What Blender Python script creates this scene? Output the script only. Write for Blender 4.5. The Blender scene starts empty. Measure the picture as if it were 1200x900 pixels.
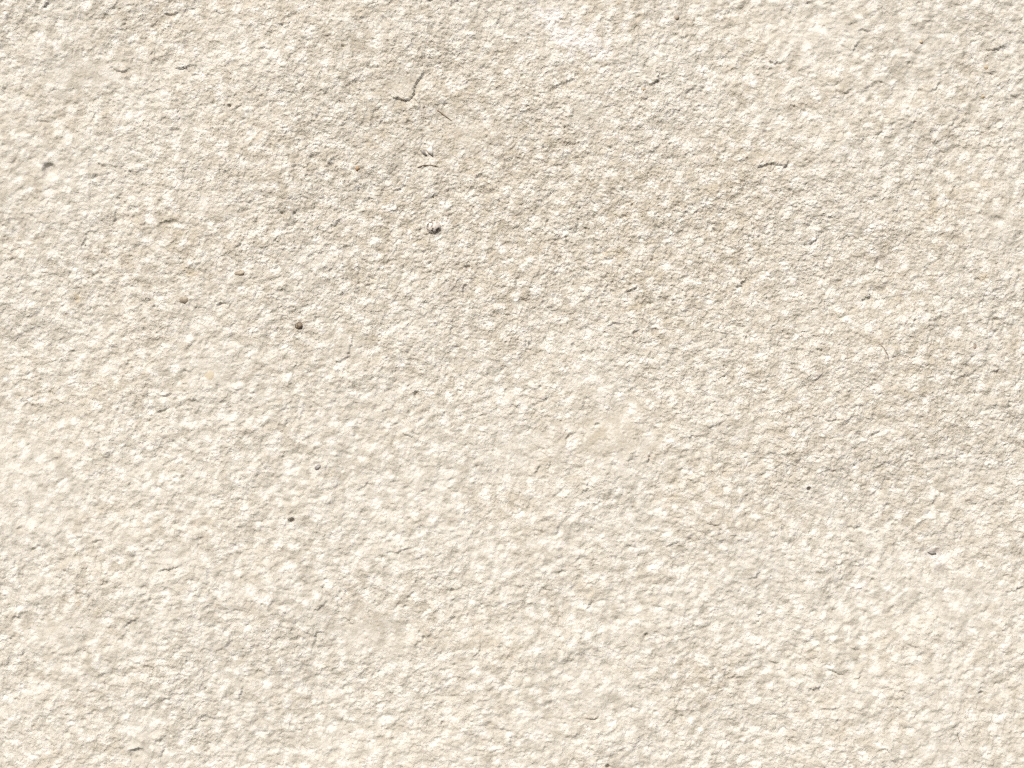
import bpy, bmesh, math, random
import numpy as np

random.seed(7)
RNG = np.random.default_rng(11)
S = 0.0004            # metres of wall per unit of the survey grid (1200 x 900 units are in view)
ZC = 1.45             # height of the middle of the view above the ground

scene = bpy.context.scene
col = scene.collection

# ------------------------------------------------------------------ camera
cd = bpy.data.cameras.new('camera')
cd.lens = 60
cd.sensor_width = 36
cd.clip_start = 0.01
cd.clip_end = 50
cam = bpy.data.objects.new('camera', cd)
cam.location = (0, -0.80, ZC)
cam.rotation_euler = (math.radians(90), 0, 0)
col.objects.link(cam)
scene.camera = cam

# ------------------------------------------------------------------ sky and sun
SUN = np.array((-0.30, -0.80, 0.66)); SUN /= np.linalg.norm(SUN)
elev = math.asin(SUN[2])
world = bpy.data.worlds.new('World')
scene.world = world
world.use_nodes = True
wn = world.node_tree
sky = wn.nodes.new('ShaderNodeTexSky')
sky.sky_type = 'NISHITA'
sky.sun_disc = False
sky.dust_density = 5.0
sky.ozone_density = 0.5
sky.air_density = 0.9
sky.sun_elevation = elev
sky.sun_rotation = math.atan2(SUN[0], SUN[1])
bg = wn.nodes['Background']
bg.inputs['Strength'].default_value = 0.10
wn.links.new(sky.outputs[0], bg.inputs['Color'])

sd = bpy.data.lights.new('sun', 'SUN')
sd.energy = 3.4
sd.angle = math.radians(0.6)
sd.color = (1.0, 0.975, 0.935)
sun = bpy.data.objects.new('sun', sd)
from mathutils import Vector
sun.rotation_euler = Vector(tuple(SUN)).to_track_quat('Z', 'Y').to_euler()
sun.location = tuple(Vector((0, 0, ZC)) + Vector(tuple(SUN)) * 3)
col.objects.link(sun)

scene.view_settings.view_transform = 'Standard'
scene.view_settings.look = 'None'
scene.view_settings.gamma = 1
scene.view_settings.use_white_balance = True      # the camera was balanced for warm stone
scene.view_settings.white_balance_temperature = 6780
scene.view_settings.white_balance_tint = 10
scene.view_settings.exposure = -0.08
scene.render.engine = 'CYCLES'
scene.cycles.max_bounces = 8
scene.cycles.use_denoising = False
scene.cycles.filter_width = 1.25
scene.cycles.diffuse_bounces = 5

# ------------------------------------------------------------------ materials
def new_mat(name):
    m = bpy.data.materials.new(name)
    m.use_nodes = True
    return m, m.node_tree, m.node_tree.nodes['Principled BSDF']

def noise(nt, vec, scale, detail=3, rough=0.55, dist=0.0):
    n = nt.nodes.new('ShaderNodeTexNoise')
    n.inputs['Scale'].default_value = scale
    n.inputs['Detail'].default_value = detail
    n.inputs['Roughness'].default_value = rough
    n.inputs['Distortion'].default_value = dist
    nt.links.new(vec, n.inputs['Vector'])
    return n.outputs['Fac']

def ramp(nt, fac, stops):
    r = nt.nodes.new('ShaderNodeValToRGB')
    e = r.color_ramp.elements
    while len(e) < len(stops): e.new(0.5)
    for k, (p, c) in enumerate(stops):
        e[k].position = p
        e[k].color = (*c, 1) if len(c) == 3 else c
    nt.links.new(fac, r.inputs['Fac'])
    return r.outputs['Color']

def mix(nt, fac, a, b, mode='MIX'):
    m = nt.nodes.new('ShaderNodeMix')
    m.data_type = 'RGBA'; m.blend_type = mode
    for sock, v in ((m.inputs[0], fac), (m.inputs[6], a), (m.inputs[7], b)):
        if hasattr(v, 'is_linked'): nt.links.new(v, sock)
        elif isinstance(v, tuple): sock.default_value = (*v, 1)
        else: sock.default_value = v
    return m.outputs[2]

def math_node(nt, op, a, b=0.0):
    n = nt.nodes.new('ShaderNodeMath'); n.operation = op
    for k, v in enumerate((a, b)):
        if hasattr(v, 'is_linked'): nt.links.new(v, n.inputs[k])
        else: n.inputs[k].default_value = v
    return n.outputs[0]

def attr(nt, name):
    a = nt.nodes.new('ShaderNodeAttribute'); a.attribute_name = name
    return a.outputs['Fac']

def wall_material():
    m, nt, b = new_mat('cream_limestone')
    tc = nt.nodes.new('ShaderNodeTexCoord').outputs['Object']
    c = ramp(nt, noise(nt, tc, 120, 4, 0.6, 0.4), [(0.30, (0.475, 0.460, 0.416)), (0.52, (0.56, 0.550, 0.512)), (0.72, (0.655, 0.648, 0.618))])
    # broad warm weathering and chalky lime-white blots
    c = mix(nt, attr(nt, 'weather'), c, (0.470, 0.432, 0.352))
    c = mix(nt, attr(nt, 'chalk'), c, (0.74, 0.745, 0.73))
    # single grains: dark and rusty sand in the binder
    g = ramp(nt, noise(nt, tc, 900, 2, 0.6), [(0.27, (1, 1, 1)), (0.36, (0, 0, 0))])
    c = mix(nt, math_node(nt, 'MULTIPLY', g, 0.45), c, (0.36, 0.28, 0.19))
    # lime bloom, ochre and grey spots; grey also paints shade into the pits
    c = mix(nt, attr(nt, 'bloom'), c, (0.76, 0.765, 0.785))
    c = mix(nt, attr(nt, 'ochre'), c, (0.55, 0.45, 0.29))
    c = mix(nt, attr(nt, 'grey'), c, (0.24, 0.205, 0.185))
    nt.links.new(c, b.inputs['Base Color'])
    b.inputs['Roughness'].default_value = 0.86
    b.inputs['Specular IOR Level'].default_value = 0.3
    bp = nt.nodes.new('ShaderNodeBump')
    bp.inputs['Strength'].default_value = 0.8
    bp.inputs['Distance'].default_value = 0.0012
    f = math_node(nt, 'MULTIPLY', noise(nt, tc, 620, 2, 0.6, 0.8), attr(nt, 'grain'))
    nt.links.new(f, bp.inputs['Height'])
    nt.links.new(bp.outputs[0], b.inputs['Normal'])
    return m

def stone_mat(name, c0, c1, scale=500, rough=0.6, lo=0.42, hi=0.58):
    m, nt, b = new_mat(name)
    tc = nt.nodes.new('ShaderNodeTexCoord').outputs['Object']
    f = noise(nt, tc, scale, 4, 0.6, 0.3)
    nt.links.new(ramp(nt, f, [(lo, c0), (hi, c1)]), b.inputs['Base Color'])
    b.inputs['Roughness'].default_value = rough
    bp = nt.nodes.new('ShaderNodeBump')
    bp.inputs['Strength'].default_value = 0.25; bp.inputs['Distance'].default_value = 0.0004
    nt.links.new(noise(nt, tc, scale * 2.2, 3), bp.inputs['Height'])
    nt.links.new(bp.outputs[0], b.inputs['Normal'])
    return m

# ------------------------------------------------------------------ the relief of the wall face (a height map, in grid units)
ST = 1.12
PAD = 60
NX = int((1200 + 2 * PAD) / ST) + 1
NY = int((900 + 2 * PAD) / ST) + 1
u = -PAD + ST * np.arange(NX)
v = -PAD + ST * np.arange(NY)
U, V = np.meshgrid(u, v)
FX = np.fft.fftfreq(NX, ST)[None, :]
FY = np.fft.fftfreq(NY, ST)[:, None]
TILT = math.radians(-24)        # the chipping runs up to the right

def bandnoise(wl, width=0.5, aniso=1.0, ang=TILT):
    """Gaussian noise of one wavelength, unit deviation, periodic."""
    ca, sa = math.cos(ang), math.sin(ang)
    p = (FX * ca + FY * sa) * aniso
    q = -FX * sa + FY * ca
    f = np.sqrt(p * p + q * q) + 1e-9
    w = np.exp(-(np.log(f * wl) / width) ** 2)
    n = np.fft.ifft2(np.fft.fft2(RNG.standard_normal((NY, NX))) * w).real
    return n / n.std()

def blur(a, r):
    return np.fft.ifft2(np.fft.fft2(a) * np.exp(-2 * (math.pi * r) ** 2 * (FX ** 2 + FY ** 2))).real

def smooth(a, lo, hi):
    t = np.clip((a - lo) / (hi - lo), 0, 1)
    return t * t * (3 - 2 * t)

def cells(size, stretch, ang, warp, jit=1.0):
    """Periodic-free cellular facets: returns tilted-plate height and distance to the cell border."""
    ca, sa = math.cos(ang), math.sin(ang)
    uu = U + warp * bandnoise(size * 1.1, 0.6); vv = V + warp * bandnoise(size * 1.1, 0.6)
    p = ((uu * ca + vv * sa) / (size * stretch) + 500).astype(np.float32)
    q = ((-uu * sa + vv * ca) / size + 500).astype(np.float32)
    G = 1200
    jx = (0.5 + jit * (RNG.random((G, G)) - 0.5)).astype(np.float32); jy = (0.5 + jit * (RNG.random((G, G)) - 0.5)).astype(np.float32)
    hh = RNG.standard_normal((G, G)).astype(np.float32)
    tx = RNG.standard_normal((G, G)).astype(np.float32); ty = RNG.standard_normal((G, G)).astype(np.float32)
    ip = np.floor(p).astype(int); iq = np.floor(q).astype(int)
    f1 = np.full(p.shape, 9, np.float32); f2 = f1.copy(); plate = np.zeros_like(p)
    for dx in (-1, 0, 1):
        for dy in (-1, 0, 1):
            a = np.clip(ip + dx, 0, G - 1); b = np.clip(iq + dy, 0, G - 1)
            ex = p - (a + jx[b, a]); ey = q - (b + jy[b, a])
            d = ex * ex + ey * ey
            near = d < f1
            f2 = np.where(near, f1, np.minimum(f2, d))
            plate = np.where(near, hh[b, a] * 0.6 + tx[b, a] * ex + ty[b, a] * ey, plate)
            f1 = np.where(near, d, f1)
    return plate, np.sqrt(f1), np.sqrt(f2)

def ellipse(cx, cy, rx, ry, ang=0.0, soft=0.5, warp=None):
    a = math.radians(ang); ca, sa = math.cos(a), math.sin(a)
    dx, dy = U - cx, V - cy
    d = np.sqrt(((dx * ca + dy * sa) / rx) ** 2 + ((-dx * sa + dy * ca) / ry) ** 2)
    if warp is not None: d = d + warp
    return smooth(-d, -1 - soft, -1 + soft)

w20 = bandnoise(26, 0.7); w8 = bandnoise(9, 0.7); w4 = bandnoise(5, 0.6); w4b = bandnoise(6, 0.6)
ragged = 0.22 * w20 + 0.12 * w8

# where the face is sandy and pitted, and where it was chipped smooth
broad = bandnoise(420, 0.7)
sandy = ellipse(720, 250, 560, 190, 22, 0.9) * 0.75 + ellipse(330, 330, 330, 110, -5, 0.9) * 0.25 + 0.08 * bandnoise(120, 0.6) + 0.06 * broad
sandy = np.clip(sandy + 0.18, 0, 1)
flat = np.zeros_like(U)
for (cx, cy, rx, ry, a, k) in [
    (95, 88, 44, 20, -12, .8), (470, 100, 30, 17, -12, .95), (548, 152, 40, 28, 15, .75), (690, 136, 20, 22, 0, .8),
    (718, 508, 52, 34, 25, .95), (620, 530, 48, 30, 0, .5), (440, 742, 62, 24, 10, .75), (250, 440, 14, 14, 0, .8),
    (240, 40, 26, 18, 0, .4), (75, 735, 50, 16, -8, .6), (260, 245, 30, 14, 0, .35), (940, 372, 24, 14, 0, .6),
    (165, 880, 22, 14, 0, .8), (690, 830, 50, 20, -15, .55), (1075, 900, 60, 26, -20, .5), (200, 655, 30, 12, -12, .7),
    (415, 407, 22, 16, 0, .7), (905, 182, 26, 9, 0, .5), (860, 505, 30, 16, -10, .4), (1160, 270, 36, 22, -25, .5),
    (425, 50, 40, 20, -8, .5), (470, 185, 60, 22, 15, .35), (1120, 700, 60, 36, -20, .4), (40, 560, 60, 60, 0, .35)]:
    flat = np.maximum(flat, 0.9 * k * ellipse(cx, cy, rx, ry, a, 0.5, 1.4 * ragged))
rough = 1 - flat

H = np.zeros_like(U)
H += 2.6 * bandnoise(520, 0.5) + 0.6 * bandnoise(150, 0.5) + 0.45 * bandnoise(62, 0.5, 1.3)
pl, f1, f2 = cells(25, 1.15, TILT, 5.0)
H += rough * 0.36 * blur(pl, 1.6)
pl2, g1, g2 = cells(14, 1.12, TILT, 3.4, 0.8)
H += rough * (0.14 * pl2 - 1.45 * np.minimum(blur(g1, 1.0), 0.85) ** 2)
pl3, k1, k2 = cells(6.2, 1.15, TILT, 1.8)
H += (0.25 + 0.75 * rough) * (0.12 * pl3 - 0.26 * np.minimum(k1, .9) ** 2) * (0.55 + 0.65 * sandy)
H += rough * 0.30 * bandnoise(17, 0.45, 1.12)
H += rough * 0.20 * bandnoise(8.5, 0.45, 1.12)
H += (0.35 + 0.65 * rough) * (0.42 + 0.75 * sandy) * (0.23 * bandnoise(5.0, 0.45, 1.2) + 0.18 * bandnoise(3.2, 0.4))

def local(cx, cy, r):
    """Window of the grid round a point."""
    i0 = max(0, int((cx - r + PAD) / ST)); i1 = min(NX, int((cx + r + PAD) / ST) + 2)
    j0 = max(0, int((cy - r + PAD) / ST)); j1 = min(NY, int((cy + r + PAD) / ST) + 2)
    return slice(j0, j1), slice(i0, i1)

def ledge(pts, drop, up=12.0, down=5.0):
    """A chipped edge: the face stands proud on the left of the walked line and breaks off sharply on its right."""
    P = np.array(pts, float)
    c = P.mean(0); r = np.abs(P - c).max() + up * 2.2 + 4
    sl = local(c[0], c[1], r)
    X, Y = U[sl] + 0.9 * w8[sl] + 0.15 * w4[sl], V[sl] + 0.7 * w20[sl] + 0.25 * w4b[sl]
    if X.size == 0: return
    best = np.full(X.shape, 1e9); side = np.zeros(X.shape); along = np.zeros(X.shape)
    seg = np.hypot(*(P[1:] - P[:-1]).T); tot = seg.sum(); acc = 0
    for k in range(len(P) - 1):
        d = (P[k + 1] - P[k]) / max(seg[k], 1e-6)
        rx, ry = X - P[k][0], Y - P[k][1]
        t = np.clip(rx * d[0] + ry * d[1], 0, seg[k])
        ex, ey = rx - t * d[0], ry - t * d[1]
        dist = np.hypot(ex, ey)
        cr = d[0] * ry - d[1] * rx          # >0: right of the walk (image axes, y down)
        near = dist < best
        best = np.where(near, dist, best); side = np.where(near, np.sign(cr), side)
        along = np.where(near, (acc + t) / tot, along); acc += seg[k]
    taper = np.clip(np.sin(np.pi * np.clip(along, 0, 1)), 0, 1) ** 0.5 * 0.9 + 0.0
    hi = np.exp(-(best / up) ** 2) * 0.6
    lo = -np.exp(-(best / down) ** 2) * 0.6
    H[sl] += drop * taper * np.where(side > 0, lo, hi)

# the ledges one can pick out, each walked so that the proud side lies up-left of it
LEDGES = [
    ([(455,112),(463,117),(471,118),(480,117),(485,110),(487,98),(493,91),(499,83)], 5.2, 24, 4.5),
    ([(886,197),(896,195),(906,191),(914,192),(919,196)], 4.2, 12, 4), ([(917,199),(921,195),(924,188)], 4.5, 10, 3.5),
    ([(940,286),(948,286),(955,281),(961,271)], 4.2, 14, 4),
    ([(388,421),(397,424),(408,418),(411,407),(413,395)], 3.4, 14, 3),
    ([(752,98),(763,99),(770,95),(773,84)], 4.0, 12, 4), ([(640,108),(648,103),(660,98),(680,93)], 3.2, 14, 5),
    ([(656,143),(663,150),(669,146)], 2.6, 8, 3), ([(668,146),(670,134),(672,121)], 1.8, 8, 3),
    ([(205,81),(214,80),(226,77)], 4.2, 12, 5), ([(131,78),(138,84),(146,85),(153,81)], 3.4, 9, 4),
    ([(131,266),(136,257),(137,246)], 3.4, 10, 4), ([(385,266),(393,262),(400,256)], 3.6, 10, 4),
    ([(93,293),(99,284),(103,271)], 3.4, 10, 4), ([(186,263),(197,259),(212,260)], 3.2, 11, 4),
    ([(303,60),(311,57),(318,60)], 3.2, 9, 4), ([(192,15),(200,17),(209,13)], 3.6, 9, 5),
    ([(523,247),(528,242),(533,236)], 3.0, 8, 3), ([(484,276),(490,270),(494,264)], 2.6, 8, 3),
    ([(673,273),(675,264),(677,254)], 3.0, 8, 3), ([(462,223),(470,221),(478,216)], 2.8, 10, 4),
    ([(997,65),(1001,57),(1007,49)], 3.4, 10, 4), ([(1003,37),(1010,36),(1017,39)], 3.4, 9, 4),
    ([(1085,111),(1093,106),(1102,96)], 3.6, 11, 4), ([(1012,104),(1020,101),(1027,95)], 3.0, 10, 4),
    ([(1155,60),(1167,57),(1180,55)], 4.2, 11, 5), ([(1185,112),(1192,113),(1200,116)], 2.6, 9, 3),
    ([(896,70),(904,74),(914,75),(925,69)], 2.8, 9, 4), ([(984,112),(992,109),(998,104)], 2.8, 9, 4),
    ([(188,464),(194,463),(203,460)], 3.4, 9, 4), ([(182,484),(190,481),(200,475)], 2.8, 10, 4),
    ([(303,538),(308,544),(313,552)], 3.2, 8, 3), ([(711,381),(718,379),(727,378)], 4.0, 10, 3.5),
    ([(730,343),(740,341),(746,334)], 3.6, 12, 4), ([(741,404),(743,395),(744,386)], 3.0, 9, 3),
    ([(758,545),(760,537),(761,529)], 4.6, 10, 3.5), ([(660,516),(668,510),(677,506)], 3.0, 12, 4),
    ([(680,580),(687,572),(689,564)], 3.2, 10, 4), ([(599,332),(604,327),(610,321)], 3.0, 9, 4),
    ([(624,558),(629,551),(634,545)], 3.0, 10, 4), ([(425,337),(431,334),(438,331)], 2.8, 9, 4),
    ([(445,484),(450,482),(455,478)], 3.0, 8, 4), ([(472,506),(477,510),(483,514)], 3.2, 8, 4),
    ([(596,472),(603,475),(610,479)], 2.8, 7, 3), ([(862,337),(870,332),(876,326)], 4.2, 12, 4),
    ([(1008,352),(1017,348),(1024,341)], 4.0, 13, 5), ([(975,329),(982,328),(988,327)], 3.0, 9, 3),
    ([(827,502),(837,499),(848,494)], 3.4, 11, 4), ([(950,447),(957,444),(964,438)], 3.0, 9, 4),
    ([(1018,510),(1025,508),(1032,506)], 3.0, 9, 4), ([(965,491),(972,493),(979,490)], 3.0, 10, 4),
    ([(1086,592),(1094,588),(1100,580)], 2.8, 10, 4), ([(804,561),(812,564),(820,563)], 3.0, 9, 4),
    ([(1020,550),(1032,546),(1046,541)], 2.6, 12, 5), ([(186,668),(200,667),(213,661)], 3.8, 16, 4),
    ([(108,637),(114,632),(120,631)], 3.0, 10, 4), ([(369,716),(376,711),(384,703)], 3.6, 12, 4),
    ([(366,756),(369,750),(371,741),(383,742)], 3.4, 10, 4), ([(377,694),(379,688),(381,682)], 3.2, 9, 4),
    ([(232,834),(235,841),(242,846)], 3.4, 8, 4), ([(152,880),(158,876),(170,876)], 3.2, 8, 5),
    ([(186,886),(192,880),(196,873)], 3.2, 10, 4), ([(13,727),(20,723),(28,717)], 3.0, 10, 4),
    ([(176,705),(177,698),(178,691)], 2.6, 8, 3), ([(280,820),(282,812),(285,803)], 3.2, 10, 4),
    ([(4,750),(12,747),(19,741)], 3.0, 9, 5), ([(143,736),(153,729),(164,722)], 3.2, 12, 5),
    ([(485,757),(490,752),(493,747)], 3.6, 10, 4), ([(553,769),(560,766),(563,756)], 3.4, 10, 4),
    ([(457,647),(465,647),(472,644),(482,642)], 3.4, 10, 4), ([(634,687),(640,690),(646,693)], 3.0, 8, 4),
    ([(598,872),(599,865),(600,857)], 3.0, 8, 3), ([(686,840),(696,842),(702,838)], 3.8, 12, 3),
    ([(688,717),(690,710),(692,702)], 2.8, 9, 4), ([(694,687),(698,682),(703,677)], 2.8, 9, 4),
    ([(779,639),(788,637),(797,634)], 3.0, 10, 4), ([(402,722),(408,727),(412,733)], 3.0, 9, 4),
    ([(968,783),(976,785),(986,790)], 4.0, 9, 4), ([(883,731),(889,725),(891,717)], 3.4, 9, 4),
    ([(876,679),(885,675),(892,670)], 3.2, 10, 4), ([(993,616),(1002,620),(1010,618)], 3.0, 12, 4),
    ([(1027,876),(1036,876),(1043,881)], 3.2, 9, 4), ([(1060,754),(1067,756),(1074,756)], 2.8, 9, 4),
    ([(826,612),(834,615),(843,614)], 3.2, 10, 4), ([(899,773),(906,776),(913,778)], 3.2, 9, 4),
    ([(946,809),(955,806),(963,800)], 2.8, 11, 4), ([(960,832),(970,830),(981,829)], 2.8, 10, 4),
    ([(1182,693),(1190,691),(1199,688)], 3.0, 10, 4), ([(490,197),(500,193),(513,194)], 2.2, 7, 3),
    ([(255,357),(261,355),(267,354)], 3.6, 8, 3.5), ([(53,13),(57,8),(61,1)], 4.0, 8, 4),
    ([(1029,404),(1036,411),(1041,424)], 2.6, 7, 2.5), ([(800,110),(806,107),(815,104)], 3.0, 10, 4),
    ([(274,291),(281,287),(285,281)], 3.0, 9, 4), ([(928,392),(939,389),(950,386)], 2.8, 10, 4),
]
for pts, drop, up, down in LEDGES:
    ledge(pts, drop * 0.64, up * 0.8, down)
# the countless small broken edges between them
for k in range(2600):
    x, y = RNG.uniform(-10, 1210), RNG.uniform(-10, 910)
    a = -math.radians(RNG.normal(22, 22)); L = min(3 + RNG.gamma(2.0, 2.1), 11)
    b = a + RNG.normal(0, 0.5)
    p0 = (x - L * math.cos(a), y - L * math.sin(a)); p2 = (x + L * math.cos(b), y + L * math.sin(b))
    ledge([p0, (x, y), p2], min(0.2 + RNG.gamma(1.1, 0.34), 1.25), L * 0.8 + 2.0, RNG.uniform(1.8, 3.2))

# pin-holes
pits = np.zeros_like(U)
n = 15000
ii = RNG.integers(0, NX, n); jj = RNG.integers(0, NY, n)
keep = RNG.random(n) < (0.15 + 0.85 * sandy[jj, ii]) * (1 - 0.75 * flat[jj, ii])
np.add.at(pits, (jj[keep], ii[keep]), RNG.uniform(0.4, 1.6, keep.sum()))
kern = 2 * math.pi * 0.95 ** 2 / ST ** 2
H -= 1.35 * blur(pits, 0.95) * kern
def pit(cx, cy, rx, ry, deep, ang=0):
    global H
    H = H - deep * ellipse(cx, cy, rx, ry, ang, 0.4)
for (cx, cy, rx, ry, deep, ang) in [
    (342, 610, 3.4, 2.2, 6, -20), (548, 313, 3.2, 2.4, 3.2, 0), (545, 338, 2.6, 4.6, 3.0, 15), (948, 573, 2.0, 2.0, 5, 0),
    (712, 897, 2.4, 2.4, 6, 0), (270, 125, 1.8, 1.8, 5, 0), (488, 463, 3.0, 4.0, 3.0, 0), (767, 387, 3.4, 2.6, 2.5, 0),
    (757, 745, 2.2, 3.4, 3.5, 20), (530, 692, 2.4, 2.0, 4, 0), (1148, 811, 2.6, 1.6, 4, 0), (700, 498, 3.0, 1.8, 3, -20),
    (372, 185, 7, 5, 2.0, 0), (1167, 258, 8, 4, 2.5, 0), (240, 843, 7, 5, 1.6, 0), (163, 883, 9, 6, 1.8, 0), (126, 22, 6, 4, 2, 0),
    (1167, 375, 4, 2.5, 2.5, 0), (937, 373, 7, 4, 1.4, -10), (58, 198, 6.5, 6, 5.0, 0), (1078, 107, 3, 2, 2, 0), (820, 20, 3, 2, 2, 0)]:
    pit(cx, cy, rx, ry, deep, ang)

# colour fields of the stone, with some painted pit shade in grey
blob = bandnoise(19, 0.5, 1.15)
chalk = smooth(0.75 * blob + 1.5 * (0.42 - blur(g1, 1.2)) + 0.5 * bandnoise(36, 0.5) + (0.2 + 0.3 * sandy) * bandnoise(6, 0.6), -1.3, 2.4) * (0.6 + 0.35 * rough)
weather = np.clip(0.02 + 0.36 * sandy + 0.07 * bandnoise(70, 0.6) + 0.10 * bandnoise(240, 0.6), 0, 0.75)
bloom = np.zeros_like(U)
for (cx, cy, rx, ry, a) in [(648, 28, 24, 9, 45), (668, 42, 30, 14, 30), (690, 55, 22, 10, 20), (1022, 266, 7, 6, 0), (1096, 652, 10, 10, 0), (1008, 688, 6, 5, 0)]:
    bloom = np.maximum(bloom, (0.55 if cx > 1000 else 0.8) * ellipse(cx, cy, rx, ry, a, 0.7, 2.0 * ragged))
ochre = np.zeros_like(U)
for (cx, cy, rx, ry, k) in [(90, 350, 3.5, 5, .6), (93, 706, 3, 3, .6), (745, 360, 16, 3.5, .35), (227, 322, 6, 5, .4), (1152, 325, 5, 5, .4), (833, 688, 2.5, 2, .6),
                            (256, 710, 4, 3, .35), (135, 753, 3, 3, .3), (496, 668, 3, 5, .35), (741, 236, 3, 3, .4), (1070, 780, 4, 3, .25)]:
    ochre = np.maximum(ochre, 0.65 * k * ellipse(cx, cy, rx, ry, -15, 0.6, ragged))
grey = np.zeros_like(U)  # grey spots; those set over pits are the hollow's shade painted in
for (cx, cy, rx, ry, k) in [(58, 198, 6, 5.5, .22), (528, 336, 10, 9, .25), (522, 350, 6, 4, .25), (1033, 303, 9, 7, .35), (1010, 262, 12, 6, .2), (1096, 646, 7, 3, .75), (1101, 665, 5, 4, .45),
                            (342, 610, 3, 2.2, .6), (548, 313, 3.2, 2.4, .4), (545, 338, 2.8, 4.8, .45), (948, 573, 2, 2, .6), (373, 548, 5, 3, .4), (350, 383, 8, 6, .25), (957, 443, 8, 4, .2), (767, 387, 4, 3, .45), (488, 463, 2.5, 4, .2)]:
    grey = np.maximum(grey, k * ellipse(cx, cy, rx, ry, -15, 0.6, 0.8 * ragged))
grain = np.clip(0.42 + 0.70 * sandy, 0, 1) * (0.4 + 0.6 * rough)

# ------------------------------------------------------------------ the wall: fine mesh in view, coarser further out
Hb = H - H.mean()
def dish(cx, cy):
    """The face is faintly hollow from top to bottom."""
    return 3.3e-5 * (np.clip(cy, -80, 980) - 450) ** 2  # curve added so the lower face catches more sun than the top
def spread(a, GX, GY):
    return a[np.round((GY - v[0]) / ST).astype(int) % NY, np.round((GX - u[0]) / ST).astype(int) % NX]
def relief_at(cx, cy):
    return float(Hb[int(np.clip(round((cy + PAD) / ST), 0, NY - 1)), int(np.clip(round((cx + PAD) / ST), 0, NX - 1))] + dish(cx, cy))
def world_at(cx, cy, h=0.0):
    return ((cx - 600) * S, -h * S, ZC + (450 - cy) * S)

FIELDS = (('chalk', chalk), ('weather', weather), ('bloom', bloom), ('ochre', ochre), ('grey', grey), ('grain', grain))
SPOTS = ('bloom', 'ochre', 'grey')
V_ALL, Q_ALL, A_ALL, base = [], [], {n: [] for n, _ in FIELDS}, 0
inner = None
for step, reach, soft, sink in ((ST, PAD - ST, 0, 0.0), (4.0, 620, 1.2, 0.5), (16.0, 1900, 6.0, 1.2)):
    X = np.arange(-reach, 1200 + reach + 1e-6, step); Y = np.arange(-reach, 900 + reach + 1e-6, step)
    GX, GY = np.meshgrid(X, Y)
    h = spread(blur(Hb, soft) if soft else Hb, GX, GY) + dish(GX, GY) - sink
    idx = np.full(GX.shape, -1)
    quad_in = np.ones((len(Y) - 1, len(X) - 1), bool)
    if inner is not None:
        lap = 1.5 * step
        cxm = (X[:-1] + X[1:]) / 2; cym = (Y[:-1] + Y[1:]) / 2
        quad_in = ~((np.abs(cxm - 600) < 600 + inner - lap)[None, :] & (np.abs(cym - 450) < 450 + inner - lap)[:, None])
    used = np.zeros(GX.shape, bool)
    for dy in (0, 1):
        for dx in (0, 1): used[dy:dy + quad_in.shape[0], dx:dx + quad_in.shape[1]] |= quad_in
    idx[used] = base + np.arange(used.sum())
    q = np.stack([idx[:-1, :-1], idx[1:, :-1], idx[1:, 1:], idx[:-1, 1:]], -1)[quad_in]
    V_ALL.append(np.stack([(GX - 600) * S, -h * S, (450 - GY) * S], -1)[used]); Q_ALL.append(q)
    for n, f in FIELDS:
        a = spread(f, GX, GY)
        A_ALL[n].append((a * 0 if (n in SPOTS and inner is not None) else a)[used])
    base += int(used.sum()); inner = reach
top = np.concatenate(V_ALL); quads = np.concatenate(Q_ALL)
THICK = 0.24
nb = len(top)
ring = np.concatenate([idx[0, :], idx[1:, -1], idx[-1, -2::-1], idx[-2:0:-1, 0]])
back = top[ring].copy(); back[:, 1] = THICK
bi = nb + np.arange(len(ring))
side = np.stack([ring, np.roll(ring, -1), np.roll(bi, -1), bi], -1)
verts = np.concatenate([top, back]); faces = np.concatenate([quads, side])
nf = len(faces)
me = bpy.data.meshes.new('stone_wall')
me.vertices.add(len(verts)); me.vertices.foreach_set('co', verts.astype(np.float32).ravel())
loops = np.concatenate([faces.ravel(), bi[::-1]])
starts = np.concatenate([np.arange(nf) * 4, [nf * 4]])
me.loops.add(len(loops)); me.loops.foreach_set('vertex_index', loops.astype(np.int32))
me.polygons.add(nf + 1); me.polygons.foreach_set('loop_start', starts.astype(np.int32))
me.polygons.foreach_set('use_smooth', np.concatenate([np.ones(len(quads), bool), np.zeros(nf + 1 - len(quads), bool)]))
me.update(calc_edges=True)
for name, f in A_ALL.items():
    a = me.attributes.new(name, 'FLOAT', 'POINT')
    a.data.foreach_set('value', np.concatenate(f + [np.zeros(len(ring))]).astype(np.float32))
me.materials.append(wall_material())
wall = bpy.data.objects.new('stone_wall', me)
wall.location = (0, 0, ZC)
wall['label'] = 'rough cream stone wall with a pitted, chipped face in bright sun'
wall['category'] = 'wall'
wall['kind'] = 'thing'
col.objects.link(wall)
print('tris', 2 * nf)

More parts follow.
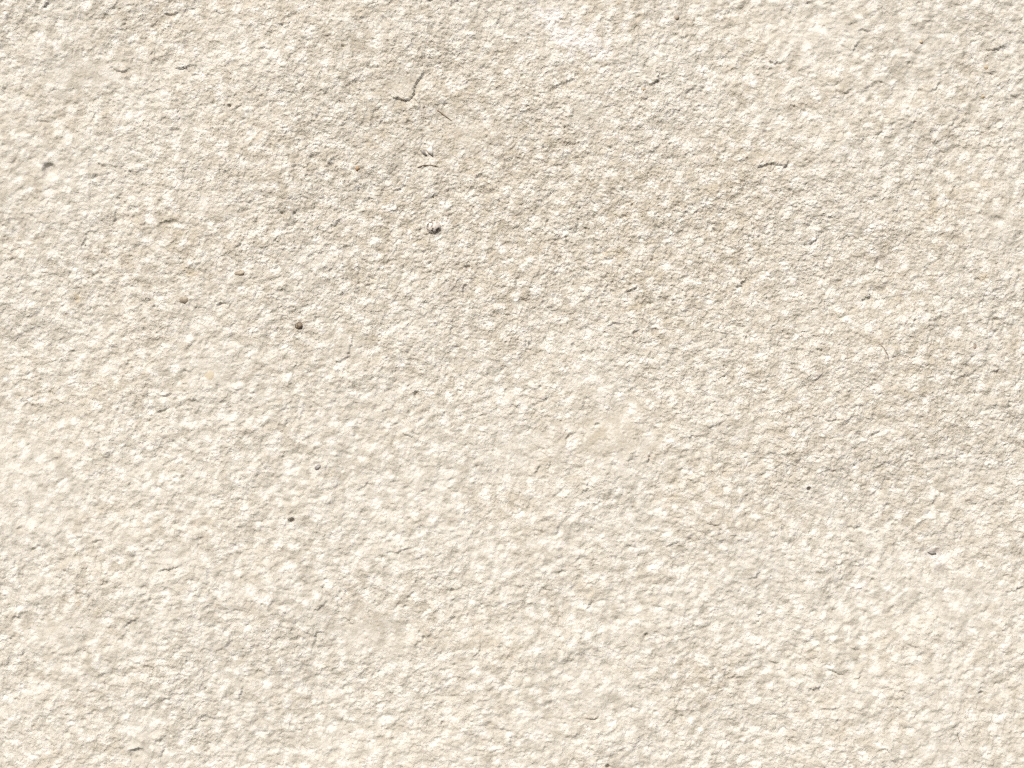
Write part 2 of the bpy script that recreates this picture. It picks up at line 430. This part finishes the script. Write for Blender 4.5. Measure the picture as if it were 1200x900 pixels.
# ------------------------------------------------------------------ grains and splinters set in the face
M = dict(
    speckled=stone_mat('speckled_stone', (0.055, 0.045, 0.045), (0.66, 0.63, 0.60), 330, 0.45, 0.40, 0.50),
    tan=stone_mat('smooth_tan_stone', (0.55, 0.50, 0.40), (0.60, 0.55, 0.45), 200, 0.55),
    dun=stone_mat('dun_stone', (0.27, 0.235, 0.185), (0.44, 0.395, 0.325), 400),
    umber=stone_mat('umber_stone', (0.08, 0.065, 0.05), (0.28, 0.23, 0.17), 700),
    taupe=stone_mat('taupe_stone', (0.24, 0.20, 0.16), (0.38, 0.33, 0.275), 600),
    ochre=stone_mat('ochre_stone', (0.46, 0.385, 0.265), (0.55, 0.48, 0.37), 700),
    rust=stone_mat('rusty_stone', (0.28, 0.17, 0.09), (0.45, 0.32, 0.2), 700),
    white=stone_mat('white_crystal', (0.74, 0.73, 0.72), (0.86, 0.85, 0.83), 600, 0.35),
    slate=stone_mat('blue_grey_stone', (0.20, 0.20, 0.205), (0.36, 0.35, 0.34), 600),
    fibre=stone_mat('dry_fibre', (0.19, 0.155, 0.12), (0.33, 0.275, 0.21), 600, 0.8),
)

def child(name, bm, mat, loc, label=None, rot=0.0):
    me = bpy.data.meshes.new(name); bm.to_mesh(me); bm.free()
    me.materials.append(mat)
    for p in me.polygons: p.use_smooth = True
    o = bpy.data.objects.new(name, me)
    o.parent = wall
    o.location = (loc[0], loc[1], loc[2] - ZC)
    o.rotation_euler = (0, rot, 0)
    if label: o['label'] = label
    col.objects.link(o)
    return o

def pebble_bm(rx, ry, rz, rough_amt, sub=3, seed=0):
    r = random.Random(seed)
    bm = bmesh.new()
    bmesh.ops.create_icosphere(bm, subdivisions=sub, radius=1)
    ph = [(r.uniform(0, 6), Vector((r.gauss(0, 1), r.gauss(0, 1), r.gauss(0, 1))) * f) for f in (1.2, 1.8, 2.6, 4.0, 5.5)]
    for q in bm.verts:
        d = sum(math.sin(q.co.dot(k) + p) / (1 + 0.5 * n) for n, (p, k) in enumerate(ph))
        c = q.co * (1 + rough_amt * d)
        q.co = Vector((c.x * rx, c.y * ry, c.z * rz)) * S
    return bm

def shard_bm(outline, thick, seed=0):
    """An angular splinter: a bevelled prism with an uneven front."""
    r = random.Random(seed)
    bm = bmesh.new()
    f = [bm.verts.new((x * S * .82, -thick * S * r.uniform(.7, 1.2), -y * S * .82)) for x, y in outline]
    b = [bm.verts.new((x * S, thick * S, -y * S)) for x, y in outline]
    c = bm.verts.new((0, -thick * S * 1.5, 0))
    n = len(outline)
    for k in range(n):
        bm.faces.new((f[k], f[(k + 1) % n], c)); bm.faces.new((b[k], b[(k + 1) % n], f[(k + 1) % n], f[k]))
    bm.faces.new(b[::-1])
    bmesh.ops.recalc_face_normals(bm, faces=bm.faces)
    return bm

def strand(name, pts, rad, label):
    """A thin dry fibre lying on the relief."""
    P = []
    for k in range(len(pts) - 1):
        for t in np.linspace(0, 1, 6, endpoint=False):
            P.append((pts[k][0] * (1 - t) + pts[k + 1][0] * t, pts[k][1] * (1 - t) + pts[k + 1][1] * t))
    P.append(pts[-1])
    hs = np.array([relief_at(*p) for p in P]); hs = np.convolve(np.pad(hs, 2, 'edge'), np.ones(5) / 5, 'valid') + rad * 0.7
    c0 = world_at(*P[len(P) // 2])
    pos = [Vector(world_at(p[0], p[1], h)) - Vector(c0) for p, h in zip(P, hs)]
    bm = bmesh.new(); rings = []
    for k, p in enumerate(pos):
        t = (pos[min(k + 1, len(pos) - 1)] - pos[max(k - 1, 0)]).normalized()
        a = t.cross(Vector((0, 1, 0))).normalized(); b = t.cross(a)
        r = rad * S * (0.35 + 0.65 * math.sin(math.pi * (0.08 + 0.84 * k / (len(pos) - 1))))
        rings.append([bm.verts.new(p + (a * math.cos(w) + b * math.sin(w)) * r) for w in [2 * math.pi * i / 6 for i in range(6)]])
    for A, B in zip(rings, rings[1:]):
        for i in range(6): bm.faces.new((A[i], A[(i + 1) % 6], B[(i + 1) % 6], B[i]))
    bm.faces.new(rings[0][::-1]); bm.faces.new(rings[-1])
    bmesh.ops.recalc_face_normals(bm, faces=bm.faces)
    return child(name, bm, M['fibre'], c0, label)

PEBBLES = [  # name, x, y, rx, ry (into the wall), rz, unevenness, how far the middle stands proud, material, tilt, label
    ('pebble', 508.5, 266, 9.6, 7.5, 8.6, .04, 1.5, 'speckled', 0, 'round grey and white speckled pebble'),
    ('pebble', 248, 440, 9, 5, 10.5, .07, -2.2, 'tan', 15, 'smooth flat tan pebble'),
    ('pebble', 216, 352, 6.5, 5, 5.2, .12, -0.2, 'dun', -25, 'small egg-shaped dun pebble'),
    ('pebble', 283, 320.5, 7, 4, 3.6, .12, -0.2, 'dun', -15, 'long narrow tan pebble'),
    ('grain', 350.5, 382, 4.4, 4, 4.2, .12, 0.3, 'umber', 0, 'dark brown crumbly grain'),
    ('grain', 1140.5, 407, 3.6, 3.5, 5.6, .08, -0.6, 'taupe', 20, 'taupe upright grain'),
    ('grain', 753, 105, 5.2, 3.0, 3.6, .16, -0.7, 'ochre', 20, 'largest ochre grain'),
    ('grain', 1156, 79, 2.8, 2.5, 2.8, .14, -0.3, 'ochre', 0, 'ochre grain'),
    ('grain', 1152, 113, 3.0, 2.5, 2.2, .09, 0.2, 'ochre', 0, 'ochre grain'),
    ('grain', 1078, 50.5, 2.4, 2.2, 2.0, .09, 0.4, 'ochre', 0, 'ochre grain'),
    ('grain', 418.5, 197, 2.6, 2.5, 3.2, .12, -0.3, 'rust', 20, 'rust-brown oval grain'),
    ('grain', 1020.5, 266.5, 3.0, 2.6, 2.8, .10, 1.0, 'white', 0, 'white crystal grain'),
    ('grain', 1007, 688, 3.2, 2.6, 2.8, .10, 0.6, 'white', 0, 'white crystal grain'),
    ('grain', 373, 547.5, 4.2, 3, 2.6, .08, 0.2, 'slate', -25, 'blue-grey grain'),
    ('grain', 792, 21, 3.4, 3, 3.4, .08, 0.3, 'dun', 0, 'dun grain'),
]
for k, (name, x, y, rx, ry, rz, un, proud, mat, tilt, label) in enumerate(PEBBLES):
    h = relief_at(x, y) if rx < 4 else float(np.mean(Hb[local(x, y, rx * .7)]) + dish(x, y))
    child(name, pebble_bm(rx, ry, rz, un, 3, k), M[mat], world_at(x, y, h + proud - ry * 0.45), label, math.radians(tilt))

def shard(x, y, outline, thick, mat, label, proud=0.8):
    child('splinter', shard_bm(outline, thick, int(x)), M[mat], world_at(x, y, relief_at(x, y) + proud), label)
shard(501, 178, [(-2, -3), (5, -7), (7, -1), (7, 5), (2, 2)], 1.6, 'white', 'white angular splinter')
shard(496, 177, [(-4, -1), (0, -2), (5, 5), (3, 6), (-1, 3)], 1.0, 'slate', 'grey angular splinter')
shard(1092, 648, [(-5, -1), (3, -2), (6, 1), (0, 2)], 1.0, 'slate', 'grey flat splinter')
strand('fibre', [(512, 129), (519, 134), (529, 141.5)], 0.75, 'straight dark fibre')
strand('fibre', [(489, 196), (497, 193.5), (506, 193.5), (514, 195.5)], 0.6, 'slightly bowed dark fibre')
strand('fibre', [(1028, 402), (1034, 407), (1039, 416), (1041, 425)], 0.42, 'long curved dark fibre')
strand('fibre', [(1119, 856), (1121, 864), (1124, 872)], 0.36, 'short fibre near vertical')
